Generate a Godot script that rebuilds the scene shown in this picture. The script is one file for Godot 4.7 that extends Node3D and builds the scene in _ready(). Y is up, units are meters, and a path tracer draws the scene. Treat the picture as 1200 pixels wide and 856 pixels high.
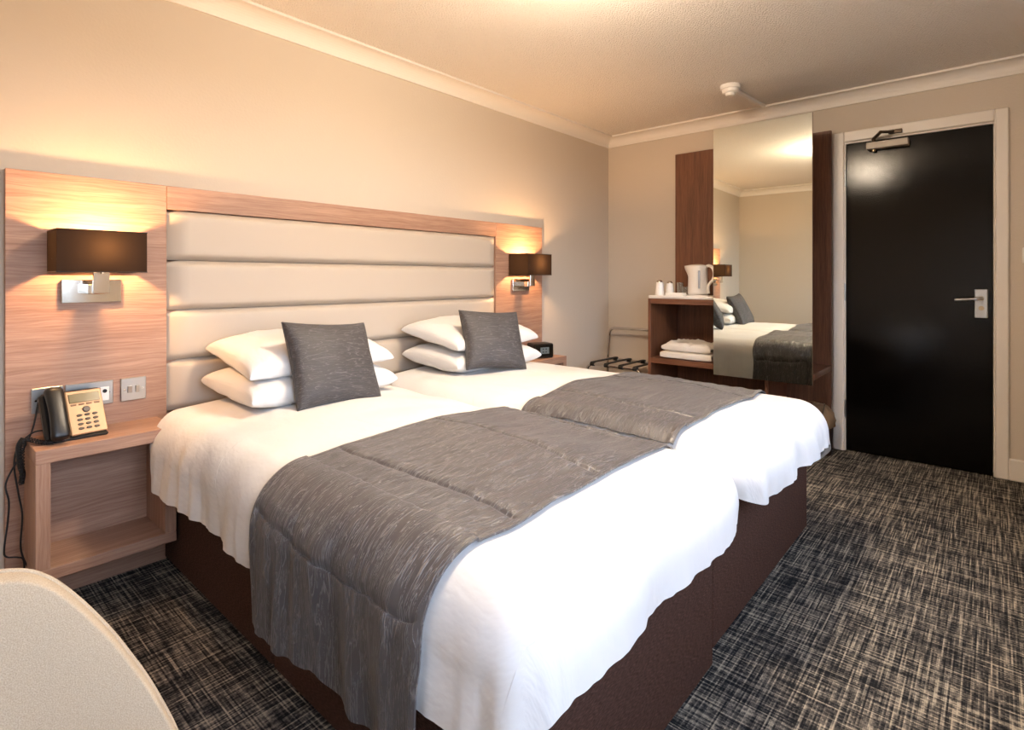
extends Node3D
# Twin hotel room. World: wall with the headboard is z = 0, wall with the door is x = 0, y up, metres.

const CEIL := 2.312
const ROOM_L := -4.70
const ROOM_F := 3.05

var M := {}
var taken := {}

# ---------------------------------------------------------------- mesh builder
class MB:
	var v := PackedVector3Array()
	var n := PackedVector3Array()
	var t := PackedVector2Array()
	var ix := PackedInt32Array()
	var xf := Transform3D.IDENTITY
	var uvo := Vector2.ZERO

	func put(p: Vector3, nn: Vector3, uv: Vector2) -> void:
		v.append(xf * p)
		n.append((xf.basis * nn).normalized())
		t.append(uv + uvo)

	# flat polygon, turned so that it faces away from c
	func face(ps: Array, c: Vector3, uvs: Array) -> void:
		var a: Vector3 = ps[0]
		var nn: Vector3 = (ps[2] - a).cross(ps[1] - a)
		if nn.length() < 1e-12:
			return
		nn = nn.normalized()
		var mid := Vector3.ZERO
		for p in ps:
			mid += p
		mid /= ps.size()
		var order := range(ps.size())
		if nn.dot(mid - c) < 0:
			order.reverse()
			nn = -nn
		var b := v.size()
		for k in order:
			put(ps[k], nn, uvs[k])
		for k in range(1, ps.size() - 1):
			ix.append_array([b, b + k, b + k + 1])

	static func planar(p: Vector3, nn: Vector3, g: int) -> Vector2:
		var k := 0
		var a := nn.abs()
		if a.y >= a.x and a.y >= a.z:
			k = 1
		elif a.z >= a.x:
			k = 2
		var o := [0, 1, 2]
		o.erase(k)
		if o[1] == g:
			o.reverse()
		return Vector2(p[o[0]], p[o[1]])

	# chamfered box
	func box(c: Vector3, s: Vector3, bev := 0.003, g := 0) -> void:
		var h := s * 0.5
		bev = minf(bev, minf(h.x, minf(h.y, h.z)) * 0.9)
		var P := func(sx, sy, sz, k):
			var q := Vector3(sx * h.x, sy * h.y, sz * h.z)
			for a in 3:
				if a != k:
					q[a] -= signf(q[a]) * bev
			return c + q
		var add := func(ps: Array):
			var mid := Vector3.ZERO
			for p in ps:
				mid += p
			mid = mid / ps.size() - c
			var nn: Vector3 = (ps[2] - ps[0]).cross(ps[1] - ps[0]).normalized()
			if nn.dot(mid) < 0:
				nn = -nn
			var us := []
			for p in ps:
				us.append(MB.planar(p, nn, g))
			face(ps, c, us)
		for sg in [-1, 1]:
			add.call([P.call(sg, -1, -1, 0), P.call(sg, 1, -1, 0), P.call(sg, 1, 1, 0), P.call(sg, -1, 1, 0)])
			add.call([P.call(-1, sg, -1, 1), P.call(1, sg, -1, 1), P.call(1, sg, 1, 1), P.call(-1, sg, 1, 1)])
			add.call([P.call(-1, -1, sg, 2), P.call(1, -1, sg, 2), P.call(1, 1, sg, 2), P.call(-1, 1, sg, 2)])
		if bev > 0:
			for a in [-1, 1]:
				for b in [-1, 1]:
					add.call([P.call(a, b, -1, 0), P.call(a, b, 1, 0), P.call(a, b, 1, 1), P.call(a, b, -1, 1)])
					add.call([P.call(a, -1, b, 0), P.call(a, 1, b, 0), P.call(a, 1, b, 2), P.call(a, -1, b, 2)])
					add.call([P.call(-1, a, b, 1), P.call(1, a, b, 1), P.call(1, a, b, 2), P.call(-1, a, b, 2)])
					for d in [-1, 1]:
						add.call([P.call(a, b, d, 0), P.call(a, b, d, 1), P.call(a, b, d, 2)])

	# box given by two corners
	func span(a: Vector3, b: Vector3, bev := 0.003, g := 0) -> void:
		box((a + b) * 0.5, (b - a).abs(), bev, g)

	# parametric sheet; u -> x, v -> z faces up; wrap joins the u ends smoothly
	func grid(nu: int, nv: int, f: Callable, wrap := false, flip := false, us := 1.0, vs := 1.0) -> int:
		var b := v.size()
		var ps := PackedVector3Array()
		for j in nv + 1:
			for i in nu + 1:
				ps.append(f.call(float(i) / nu, float(j) / nv))
		var nn := PackedVector3Array()
		nn.resize(ps.size())
		var w := nu + 1
		for j in nv:
			for i in nu:
				var q := [j * w + i, j * w + i + 1, (j + 1) * w + i + 1, (j + 1) * w + i]
				var c := (ps[q[2]] - ps[q[0]]).cross(ps[q[1]] - ps[q[3]])
				if flip:
					c = -c
				for k in q:
					nn[k] += c
				if flip:
					ix.append_array([b + q[0], b + q[2], b + q[1], b + q[0], b + q[3], b + q[2]])
				else:
					ix.append_array([b + q[0], b + q[1], b + q[2], b + q[0], b + q[2], b + q[3]])
		if wrap:
			for j in nv + 1:
				var s := nn[j * w] + nn[j * w + nu]
				nn[j * w] = s
				nn[j * w + nu] = s
		for j in nv + 1:
			for i in w:
				var k := j * w + i
				var m := nn[k]
				put(ps[k], m if m.length() > 1e-14 else Vector3.UP, Vector2(us * i / nu, vs * j / nv))
		return b

	# sheet of thickness th with an inner face and a closed rim
	func shell(nu: int, nv: int, f: Callable, th: float, flip := false, us := 1.0, vs := 1.0) -> void:
		var b := grid(nu, nv, f, false, flip, us, vs)
		var cnt := (nu + 1) * (nv + 1)
		var c := v.size()
		for k in cnt:
			v.append(v[b + k] - n[b + k] * th)
			n.append(-n[b + k])
			t.append(t[b + k])
		var w := nu + 1
		for j in nv:
			for i in nu:
				var q := [c + j * w + i, c + j * w + i + 1, c + (j + 1) * w + i + 1, c + (j + 1) * w + i]
				if flip:
					ix.append_array([q[0], q[1], q[2], q[0], q[2], q[3]])
				else:
					ix.append_array([q[0], q[2], q[1], q[0], q[3], q[2]])
		var rim := []
		for i in nu:
			rim.append([i, i + 1, Vector2i(0, -1)])
			rim.append([nv * w + i + 1, nv * w + i, Vector2i(0, 1)])
		for j in nv:
			rim.append([(j + 1) * w, j * w, Vector2i(-1, 0)])
			rim.append([j * w + nu, (j + 1) * w + nu, Vector2i(1, 0)])
		for r in rim:
			var p0 := v[b + r[0]]
			var p1 := v[b + r[1]]
			var p2 := v[c + r[1]]
			var p3 := v[c + r[0]]
			var nn := (p2 - p0).cross(p1 - p0)
			if flip:
				nn = -nn
			var e := v.size()
			for q in [[p0, b + r[0]], [p1, b + r[1]], [p2, b + r[1]], [p3, b + r[0]]]:
				v.append(q[0])
				n.append(-nn.normalized())
				t.append(t[q[1]])
			if flip:
				ix.append_array([e, e + 1, e + 2, e, e + 2, e + 3])
			else:
				ix.append_array([e, e + 2, e + 1, e, e + 3, e + 2])

	# profile of (radius, height) points from bottom to top, round the y axis at c
	func lathe(prof: Array, c := Vector3.ZERO, seg := 28, hard := true) -> void:
		if hard:
			for k in prof.size() - 1:
				var a: Vector2 = prof[k]
				var d: Vector2 = prof[k + 1]
				grid(seg, 1, func(u, w):
					var q := a.lerp(d, w)
					return c + Vector3(q.x * cos(u * TAU), q.y, q.x * sin(u * TAU)), true)
		else:
			var m := prof.size() - 1
			grid(seg, m, func(u, w):
				var q: Vector2 = prof[int(round(w * m))]
				return c + Vector3(q.x * cos(u * TAU), q.y, q.x * sin(u * TAU)), true)

	# round tube along points
	func tube(pts: Array, r: float, sides := 10, caps := true) -> void:
		var m := pts.size()
		var fr := []
		var nn := Vector3.ZERO
		for k in m:
			var d: Vector3 = (pts[mini(k + 1, m - 1)] - pts[maxi(k - 1, 0)]).normalized()
			if k == 0:
				nn = d.cross(Vector3.UP if absf(d.y) < 0.9 else Vector3.RIGHT).normalized()
			else:
				nn = (nn - d * nn.dot(d)).normalized()
			fr.append([nn, d.cross(nn).normalized()])
		grid(sides, m - 1, func(u, w):
			var k := int(round(w * (m - 1)))
			return pts[k] + r * (cos(u * TAU) * fr[k][0] + sin(u * TAU) * fr[k][1]), true, true)
		if caps:
			for e in [0, m - 1]:
				var ps := []
				var us := []
				for i in sides:
					ps.append(pts[e] + r * (cos(i * TAU / sides) * fr[e][0] + sin(i * TAU / sides) * fr[e][1]))
					us.append(Vector2.ZERO)
				face(ps, pts[1] if e == 0 else pts[m - 2], us)

	func mesh() -> ArrayMesh:
		var a := []
		a.resize(Mesh.ARRAY_MAX)
		a[Mesh.ARRAY_VERTEX] = v
		a[Mesh.ARRAY_NORMAL] = n
		a[Mesh.ARRAY_TEX_UV] = t
		a[Mesh.ARRAY_INDEX] = ix
		var m := ArrayMesh.new()
		m.add_surface_from_arrays(Mesh.PRIMITIVE_TRIANGLES, a)
		return m

# ---------------------------------------------------------------- scene helpers
func numbered(called: String) -> String:
	if not taken.has(called):
		taken[called] = 0
		return called
	taken[called] += 1
	return "%s_%03d" % [called, taken[called]]

func tag(o: Node, label: String, category: String, group := "") -> Node:
	o.set_meta("label", label)
	o.set_meta("category", category)
	if group != "":
		o.set_meta("group", group)
	return o

func thing(called: String, label: String, category: String, at := Vector3.ZERO, group := "") -> Node3D:
	var o := Node3D.new()
	o.name = numbered(called)
	add_child(o)
	o.position = at
	tag(o, label, category, group)
	return o

func part(called: String, mb: MB, m: Material, parent: Node) -> MeshInstance3D:
	var o := MeshInstance3D.new()
	o.mesh = mb.mesh()
	o.name = called if parent != self else numbered(called)
	o.material_override = m
	parent.add_child(o, true)
	return o

# a mesh of its own at the top level; its vertices are given in world space and moved to a local origin
func solo(called: String, mb: MB, m: Material, label: String, category: String, at: Vector3, group := "") -> MeshInstance3D:
	for k in mb.v.size():
		mb.v[k] -= at
	var o := part(called, mb, m, self)
	o.position = at
	tag(o, label, category, group)
	return o

func struct(called: String, mb: MB, m: Material, label: String) -> MeshInstance3D:
	var o := part(called, mb, m, self)
	o.set_meta("kind", "structure")
	o.set_meta("label", label)
	return o

func mat(col: Color, rough := 0.8, metal := 0.0, spec := 0.5) -> StandardMaterial3D:
	var m := StandardMaterial3D.new()
	m.albedo_color = col
	m.roughness = rough
	m.metallic = metal
	m.metallic_specular = spec
	return m

func c8(r: float, g: float, b: float) -> Color:
	return Color(r / 255.0, g / 255.0, b / 255.0)

func noise(seed_: int, freq := 1.0, oct := 3) -> FastNoiseLite:
	var f := FastNoiseLite.new()
	f.seed = seed_
	f.noise_type = FastNoiseLite.TYPE_SIMPLEX_SMOOTH
	f.frequency = freq
	f.fractal_type = FastNoiseLite.FRACTAL_FBM
	f.fractal_octaves = oct
	return f

func tex_rgb(w: int, h: int, f: Callable) -> ImageTexture:
	var d := PackedByteArray()
	d.resize(w * h * 3)
	var k := 0
	for y in h:
		for x in w:
			var c: Color = f.call(x, y)
			d[k] = clampi(int(c.r * 255.0), 0, 255)
			d[k + 1] = clampi(int(c.g * 255.0), 0, 255)
			d[k + 2] = clampi(int(c.b * 255.0), 0, 255)
			k += 3
	return ImageTexture.create_from_image(Image.create_from_data(w, h, false, Image.FORMAT_RGB8, d))

func tex_grey(w: int, h: int, f: Callable) -> ImageTexture:
	var d := PackedByteArray()
	d.resize(w * h)
	var k := 0
	for y in h:
		for x in w:
			d[k] = clampi(int(f.call(x, y) * 255.0), 0, 255)
			k += 1
	return ImageTexture.create_from_image(Image.create_from_data(w, h, false, Image.FORMAT_L8, d))

# wood veneer: u runs along the grain (1.2 m a tile), v across it (0.6 m a tile)
func wood_tex(dark: Color, light: Color, sd: int, streak: float) -> ImageTexture:
	var a := noise(sd, 1.0, 3)
	var b := noise(sd + 7, 1.0, 2)
	var W := 768
	var H := 768
	return tex_rgb(W, H, func(x, y):
		var ang: float = TAU * x / W
		var cx := cos(ang)
		var cy := sin(ang)
		var yy := float(y)
		# the long direction is closed into a circle so that the tile repeats without a seam
		var wob := b.get_noise_3d(cx * 0.8, cy * 0.8, yy * 0.012) * 9.0
		var g1 := a.get_noise_3d(cx * 0.55, cy * 0.55, (yy + wob) * 0.09)
		var g2 := a.get_noise_3d(cx * 2.2 + 9.0, cy * 2.2, (yy + wob) * 0.33)
		var g3 := b.get_noise_3d(cx * 0.35 + 4.0, cy * 0.35, (yy + wob) * 0.02)
		var k := 0.5 + streak * g1 * 0.6 + g2 * 0.4 + g3 * 0.35
		return dark.lerp(light, clampf(k, 0.0, 1.0)))

func make_materials() -> void:
	# painted walls
	M.wall = mat(c8(200, 187, 171), 0.9, 0.0, 0.25)
	var rough_n := noise(3, 0.06, 4)
	var plaster := tex_grey(512, 512, func(x, y):
		var q := rough_n.get_noise_2d(x, y)
		return 0.5 + 0.5 * q)
	M.wall.heightmap_enabled = true
	M.wall.heightmap_texture = plaster
	M.wall.heightmap_scale = 0.05
	M.wall.uv1_triplanar = true
	M.wall.uv1_scale = Vector3(2, 2, 2)
	M.ceiling = mat(c8(240, 232, 222), 0.85, 0.0, 0.3)
	var cell := FastNoiseLite.new()
	cell.seed = 12
	cell.noise_type = FastNoiseLite.TYPE_CELLULAR
	cell.frequency = 0.045
	cell.fractal_type = FastNoiseLite.FRACTAL_FBM
	cell.fractal_octaves = 2
	var artex := tex_grey(768, 768, func(x, y):
		var q := rough_n.get_noise_2d(x * 1.2, y * 1.2)
		return clampf(0.5 + 0.9 * q - 0.35 * cell.get_noise_2d(x, y), 0.0, 1.0))
	M.ceiling.heightmap_enabled = true
	M.ceiling.heightmap_texture = artex
	M.ceiling.heightmap_scale = 0.5
	M.ceiling.uv1_triplanar = true
	M.ceiling.uv1_scale = Vector3(1.7, 1.7, 1.7)
	M.cornice = mat(c8(226, 218, 208), 0.6)
	M.paint = mat(c8(222, 213, 202), 0.35)
	M.upvc = mat(c8(235, 236, 236), 0.4)
	# woods
	M.oak = mat(Color.WHITE, 0.5, 0.0, 0.45)
	M.oak.albedo_texture = wood_tex(c8(142, 106, 87), c8(180, 144, 121), 21, 0.8)
	M.oak.uv1_scale = Vector3(1.0 / 1.2, 1.0 / 0.6, 1)
	M.walnut = mat(Color.WHITE, 0.42, 0.0, 0.5)
	M.walnut.albedo_texture = wood_tex(c8(84, 51, 34), c8(129, 84, 58), 55, 0.8)
	M.walnut.uv1_scale = Vector3(1.0 / 1.2, 1.0 / 0.6, 1)
	# black gloss door with brush marks
	M.door = mat(c8(8, 6, 5), 0.08, 0.0, 0.36)
	var brush := noise(61, 0.05, 3)
	M.door.heightmap_enabled = true
	M.door.heightmap_texture = tex_grey(512, 512, func(x, y): return 0.5 + 0.5 * brush.get_noise_2d(x * 1.6, y * 0.8))
	M.door.heightmap_scale = 0.016
	M.door.uv1_triplanar = true
	M.door.uv1_scale = Vector3(5, 5, 5)
	# metals, glass
	M.chrome = mat(c8(214, 210, 204), 0.09, 1.0)
	M.steel = mat(c8(188, 188, 186), 0.28, 1.0)
	M.brass = mat(c8(178, 160, 130), 0.3, 1.0)
	M.mirror = mat(c8(226, 230, 222), 0.0, 1.0)
	M.black = mat(c8(14, 14, 15), 0.35)
	M.rubber = mat(c8(17, 17, 18), 0.6)
	M.white_plastic = mat(c8(234, 229, 222), 0.3)
	M.ceramic = mat(c8(240, 236, 228), 0.15)
	M.glass = mat(Color(1, 1, 1, 0.05), 0.02)
	M.glass.transparency = BaseMaterial3D.TRANSPARENCY_ALPHA
	# cloth
	var linen_n := noise(71, 0.5, 2)
	M.sheet = mat(c8(214, 212, 210), 0.85, 0.0, 0.2)
	var soft_n := noise(77, 0.011, 4)
	M.sheet.heightmap_enabled = true
	M.sheet.heightmap_texture = tex_grey(512, 512, func(x, y):
		var r := soft_n.get_noise_2d(x, y * 0.55)
		return clampf(0.5 + 0.5 * r + 0.12 * absf(soft_n.get_noise_2d(x * 2.3 + 200, y * 1.1)), 0, 1))
	M.sheet.heightmap_scale = 0.3
	M.sheet.uv1_scale = Vector3(1.6, 1.6, 1)
	M.leather = mat(c8(184, 170, 154), 0.5, 0.0, 0.4)
	# divan base cloth
	M.divan = mat(Color.WHITE, 0.9, 0.0, 0.2)
	M.divan.albedo_texture = tex_rgb(512, 512, func(x, y):
		var k := 0.5 + 0.9 * linen_n.get_noise_2d(x * 0.9, y * 0.12) + 0.35 * linen_n.get_noise_2d(x * 2.0, y * 1.4 + 90)
		return c8(54, 37, 31).lerp(c8(86, 62, 53), clampf(k, 0, 1)))
	M.divan.uv1_scale = Vector3(1.8, 1.8, 1)
	# crinkled satin of runners and cushions: streaks run along u
	var st1 := noise(81, 1.0, 2)
	var st2 := noise(82, 1.0, 2)
	var crinkle := func(x, y, w):
		var ang: float = TAU * x / w
		var cx := cos(ang)
		var cy := sin(ang)
		var yy: float = y + 3.0 * st2.get_noise_3d(cx * 0.9, cy * 0.9, y * 0.010)
		var a := 1.0 - smoothstep(0.0, 0.10, absf(st1.get_noise_3d(cx * 0.75, cy * 0.75, yy * 0.060)))
		var b := 1.0 - smoothstep(0.0, 0.09, absf(st2.get_noise_3d(cx * 0.95 + 5.0, cy * 0.95, yy * 0.11)))
		var keep := clampf(0.45 + 1.8 * st2.get_noise_3d(cx * 0.9, cy * 0.9 + 8.0, yy * 0.03), 0.0, 1.0)
		return clampf(maxf(a, b * keep), 0.0, 1.0)
	M.satin = mat(Color.WHITE, 0.36, 0.0, 0.5)
	M.satin.albedo_texture = tex_rgb(768, 768, func(x, y):
		var k: float = crinkle.call(x, y, 768.0)
		return c8(73, 69, 69).lerp(c8(128, 123, 122), k * 0.85))
	M.satin.heightmap_enabled = true
	M.satin.heightmap_texture = tex_grey(768, 768, func(x, y): return crinkle.call(x, y, 768.0))
	M.satin.heightmap_scale = 0.16
	M.satin.uv1_scale = Vector3(1.0 / 0.55, 1.0 / 0.55, 1)
	M.satin.rim_enabled = true
	M.satin.rim = 0.25
	M.cushion = M.satin.duplicate()
	M.cushion.albedo_color = c8(205, 204, 206)
	M.cushion.uv1_scale = Vector3(1.0 / 0.42, 1.0 / 0.42, 1)
	M.cushion.heightmap_scale = 0.06
	M.cushion.roughness = 0.6
	M.piping = mat(c8(66, 62, 61), 0.6)
	# cream armchair cloth
	var boucle := noise(91, 0.09, 4)
	M.boucle = mat(Color.WHITE, 0.95, 0.0, 0.2)
	M.boucle.albedo_texture = tex_rgb(512, 512, func(x, y):
		var k := 0.5 + 0.8 * boucle.get_noise_2d(x * 1.4, y * 1.4) + 0.2 * linen_n.get_noise_2d(x * 1.3, y * 1.3)
		return c8(156, 138, 116).lerp(c8(192, 175, 151), clampf(k, 0, 1)))
	M.boucle.heightmap_enabled = true
	M.boucle.heightmap_texture = tex_grey(512, 512, func(x, y): return 0.5 + 0.5 * boucle.get_noise_2d(x * 1.4, y * 1.4))
	M.boucle.heightmap_scale = 0.07
	M.boucle.uv1_triplanar = true
	M.boucle.uv1_scale = Vector3(7, 7, 7)
	M.towel = mat(c8(236, 226, 212), 0.95, 0.0, 0.1)
	M.towel.heightmap_enabled = true
	M.towel.heightmap_texture = M.boucle.heightmap_texture
	M.towel.heightmap_scale = 0.15
	M.towel.uv1_triplanar = true
	M.towel.uv1_scale = Vector3(8, 8, 8)
	# woven carpet: threads along x (u) and fewer along z (v)
	var ca := noise(101, 1.0, 2)
	var cb := noise(102, 1.0, 2)
	var rng := RandomNumberGenerator.new()
	rng.seed = 5
	var S := 1400
	var grain := PackedFloat32Array()
	grain.resize(8192)
	for k in 8192:
		grain[k] = rng.randf()
	var rowt := PackedFloat32Array()
	var colt := PackedFloat32Array()
	for k in S:
		rowt.append(rng.randf())
		colt.append(rng.randf())
	M.carpet = mat(Color.WHITE, 1.0, 0.0, 0.1)
	var lo := c8(33, 33, 35)
	var mid := c8(94, 89, 83)
	var hi := c8(168, 157, 139)
	M.carpet.albedo_texture = tex_rgb(S, S, func(x, y):
		# x: along the room towards the door wall; y: across
		var rr: int = y / 3
		var cc: int = x / 3
		var rowv: float = ca.get_noise_3d(cos(TAU * x / S) * 1.25 + 9.0 * rowt[rr], sin(TAU * x / S) * 1.25, rr * 7.31)
		var colv: float = cb.get_noise_3d(cc * 5.77, cos(TAU * y / S) * 1.25 + 9.0 * colt[cc], sin(TAU * y / S) * 1.25)
		var patch: float = sin(TAU * x / S * 2.0 + 1.3 * sin(TAU * y / S)) * sin(TAU * y / S * 2.0 + 1.1 * cos(TAU * x / S)) * 0.4
		var k := 0.40 + 0.10 * patch
		k += 0.62 * rowv + 0.58 * colv + 0.35 * maxf(maxf(rowv, colv) - 0.12, 0.0)
		var knot := grain[(x / 4 + (y / 3) * 467) & 8191]
		k += (knot - 0.5) * 0.34
		if y % 3 == 2:
			k -= 0.10
		if x % 4 == 3:
			k -= 0.08
		k = clampf(k, 0, 1)
		return lo.lerp(mid, k * 2.0) if k < 0.5 else mid.lerp(hi, k * 2.0 - 1.0))
	M.carpet.uv1_scale = Vector3(1.0 / 1.9, 1.0 / 1.9, 1)
	# lamps
	M.shade = mat(c8(44, 31, 24), 0.8, 0.0, 0.2)
	M.shade.backlight_enabled = true
	M.shade.backlight = Color(0.06, 0.04, 0.024)
	M.bulb = mat(c8(255, 236, 205), 0.5)
	M.bulb.emission_enabled = true
	M.bulb.emission = Color(1.0, 0.74, 0.42)
	M.bulb.emission_energy_multiplier = 12.0
	M.dome = mat(c8(250, 244, 232), 0.3)
	M.dome.emission_enabled = true
	M.dome.emission = Color(1.0, 0.92, 0.81)
	M.dome.emission_energy_multiplier = 68.0

# ---------------------------------------------------------------- lights and camera
func make_view() -> void:
	var cam := Camera3D.new()
	cam.name = "camera"
	cam.projection = Camera3D.PROJECTION_FRUSTUM
	cam.near = 0.05
	cam.far = 100.0
	var f := 641.5
	cam.size = 856.0 / f * cam.near
	cam.frustum_offset = Vector2((600.0 - 598.5) / f, -(428.0 - 326.35) / f) * cam.near
	cam.position = Vector3(-4.0855, 1.1138, 2.4966)
	cam.rotation.y = -(PI / 2 - 0.72499)
	add_child(cam)
	cam.current = true
	var env := Environment.new()
	env.tonemap_mode = Environment.TONE_MAPPER_LINEAR
	env.tonemap_exposure = 1.7
	env.background_mode = Environment.BG_SKY
	var sm := ProceduralSkyMaterial.new()
	sm.sky_top_color = Color(0.80, 0.88, 1.0)
	sm.sky_horizon_color = Color(0.88, 0.93, 1.0)
	sm.ground_horizon_color = Color(0.42, 0.43, 0.43)
	sm.ground_bottom_color = Color(0.30, 0.30, 0.30)
	sm.sky_energy_multiplier = 2.5
	sm.ground_energy_multiplier = 1.6
	var sky := Sky.new()
	sky.sky_material = sm
	env.sky = sky
	env.sdfgi_enabled = true
	env.ssao_enabled = true
	env.ssil_enabled = true
	var we := WorldEnvironment.new()
	we.environment = env
	add_child(we)

func omni(at: Vector3, col: Color, e: float, size: float) -> void:
	var l := OmniLight3D.new()
	l.name = "lamp_glow"
	l.light_color = col
	l.light_energy = e
	l.light_size = size
	l.omni_range = 9.0
	l.omni_attenuation = 2.0
	l.shadow_enabled = true
	l.position = at
	add_child(l, true)

# ---------------------------------------------------------------- room
const WINS := [[-4.55, -3.08], [-2.40, -1.40]]
const WIN_Y0 := 0.80
const WIN_Y1 := 2.08
const DOOR_Z0 := 1.772
const DOOR_Z1 := 2.487
const DOOR_H := 1.981

func make_room() -> void:
	var mb := MB.new()
	mb.grid(1, 1, func(u, w): return Vector3(lerpf(ROOM_L - 0.2, 0.3, u), 0.0, lerpf(-0.2, ROOM_F + 0.3, w)), false, false, 5.2, 3.55)
	mb.span(Vector3(ROOM_L - 0.2, -0.15, -0.2), Vector3(0.3, -0.004, ROOM_F + 0.3), 0.0)
	struct("floor", mb, M.carpet, "dark woven carpet with crossing beige threads")
	mb = MB.new()
	mb.span(Vector3(ROOM_L - 0.2, CEIL, -0.2), Vector3(0.3, CEIL + 0.15, ROOM_F + 0.3), 0.0)
	struct("ceiling", mb, M.ceiling, "cream textured plaster ceiling")
	mb = MB.new()
	mb.span(Vector3(ROOM_L - 0.2, 0, -0.15), Vector3(0.15, CEIL, 0), 0.0)
	struct("wall_back", mb, M.wall, "beige painted wall behind the headboard")
	mb = MB.new()
	mb.span(Vector3(0, 0, 0), Vector3(0.15, CEIL, DOOR_Z0 - 0.035), 0.0)
	mb.span(Vector3(0, 0, DOOR_Z1 + 0.035), Vector3(0.15, CEIL, ROOM_F), 0.0)
	mb.span(Vector3(0, DOOR_H + 0.035, DOOR_Z0 - 0.035), Vector3(0.15, CEIL, DOOR_Z1 + 0.035), 0.0)
	struct("wall_right", mb, M.wall, "beige painted wall around the black door")
	mb = MB.new()
	mb.span(Vector3(ROOM_L - 0.15, 0, 0), Vector3(ROOM_L, CEIL, ROOM_F), 0.0)
	struct("wall_left", mb, M.wall, "beige painted wall seen in the mirror")
	mb = MB.new()
	var zf := ROOM_F
	var xs := ROOM_L - 0.15
	for wn in WINS:
		mb.span(Vector3(xs, 0, zf), Vector3(wn[0], CEIL, zf + 0.25), 0.0)
		mb.span(Vector3(wn[0], 0, zf), Vector3(wn[1], WIN_Y0, zf + 0.25), 0.0)
		mb.span(Vector3(wn[0], WIN_Y1, zf), Vector3(wn[1], CEIL, zf + 0.25), 0.0)
		xs = wn[1]
	mb.span(Vector3(xs, 0, zf), Vector3(0.15, CEIL, zf + 0.25), 0.0)
	struct("wall_front", mb, M.wall, "beige painted wall with the windows")
	for i in 2:
		var w := Node3D.new()
		w.name = "window_%d" % (i + 1)
		add_child(w)
		w.position = Vector3(WINS[i][0], WIN_Y0, zf + 0.14)
		w.set_meta("kind", "structure")
		w.set_meta("label", ["white framed window opposite the bedside telephone", "white framed window opposite the foot of the beds"][i])
		var ww: float = WINS[i][1] - WINS[i][0]
		var wh := WIN_Y1 - WIN_Y0
		mb = MB.new()
		for x in [0.03, ww * 0.5, ww - 0.03]:
			mb.box(Vector3(x, wh * 0.5, 0), Vector3(0.06, wh, 0.06), 0.004)
		for y in [0.03, wh - 0.03]:
			mb.box(Vector3(ww * 0.5, y, 0), Vector3(ww - 0.12, 0.06, 0.055), 0.004)
		part("window_frame", mb, M.upvc, w)
		for k in 2:
			mb = MB.new()
			var x0 := 0.06 + k * (ww * 0.5 - 0.03)
			mb.grid(1, 1, func(u, q): return Vector3(x0 + u * (ww * 0.5 - 0.09), 0.06 + q * (wh - 0.12), 0.0))
			part("pane", mb, M.glass, w)
		mb = MB.new()
		mb.box(Vector3(ww * 0.5, -0.015, -0.10), Vector3(ww + 0.1, 0.03, 0.19), 0.006)
		part("window_sill", mb, M.paint, w)
	# cornice: a cove swept along each wall
	var cove := []
	for k in 9:
		var a := PI / 2 * k / 8.0
		cove.append(Vector2(0.082 - 0.072 * sin(a) + 0.0, 0.008 + 0.064 * (1.0 - cos(a))))
	# (distance from the wall, height above the foot)
	var prof := [Vector2(0.0, 0.0), Vector2(0.010, 0.0), Vector2(0.012, 0.010)]
	for k in range(1, 9):
		var a := PI / 2 * k / 8.0
		prof.append(Vector2(0.012 + 0.066 * (1.0 - cos(a)), 0.010 + 0.058 * sin(a)))
	prof.append(Vector2(0.088, 0.068))
	prof.append(Vector2(0.088, 0.081))
	var runs := [
		[Vector3(ROOM_L, 0, 0), Vector3(0, 0, 0), Vector3(0, 0, 1), "trim_1", "white cove cornice above the headboard"],
		[Vector3(0, 0, 0), Vector3(0, 0, ROOM_F), Vector3(-1, 0, 0), "trim_2", "white cove cornice above the door"],
		[Vector3(ROOM_L, 0, ROOM_F), Vector3(ROOM_L, 0, 0), Vector3(1, 0, 0), "trim_3", "white cove cornice over the left wall"],
		[Vector3(0, 0, ROOM_F), Vector3(ROOM_L, 0, ROOM_F), Vector3(0, 0, -1), "trim_4", "white cove cornice over the window"]]
	for r in runs:
		mb = MB.new()
		var along: Vector3 = (r[1] - r[0]).normalized()
		for k in prof.size() - 1:
			mb.grid(1, 1, func(u, q):
				var p: Vector2 = prof[k].lerp(prof[k + 1], q)
				var e: Vector3 = r[0].lerp(r[1], u)
				e += along * (p.x if u < 0.5 else -p.x)
				return e + r[2] * p.x + Vector3(0, 2.2315 + p.y, 0), false, true)
		struct(r[3], mb, M.cornice, r[4])
	# skirting boards
	var sk := [
		["baseboard_right", Vector3(-0.016, 0, DOOR_Z1 + 0.062), Vector3(0, 0.122, ROOM_F), "white skirting board beside the door"],
		["baseboard_back", Vector3(ROOM_L, 0, 0), Vector3(-3.845, 0.122, 0.016), "white skirting board left of the headboard"],
		["baseboard_corner", Vector3(-0.95, 0, 0), Vector3(-0.016, 0.122, 0.016), "white skirting board right of the headboard"],
		["baseboard_left", Vector3(ROOM_L, 0, 0.016), Vector3(ROOM_L + 0.016, 0.122, ROOM_F), "white skirting board along the left wall"]]
	for s in sk:
		mb = MB.new()
		mb.span(s[1], s[2], 0.006)
		struct(s[0], mb, M.paint, s[3])

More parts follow.
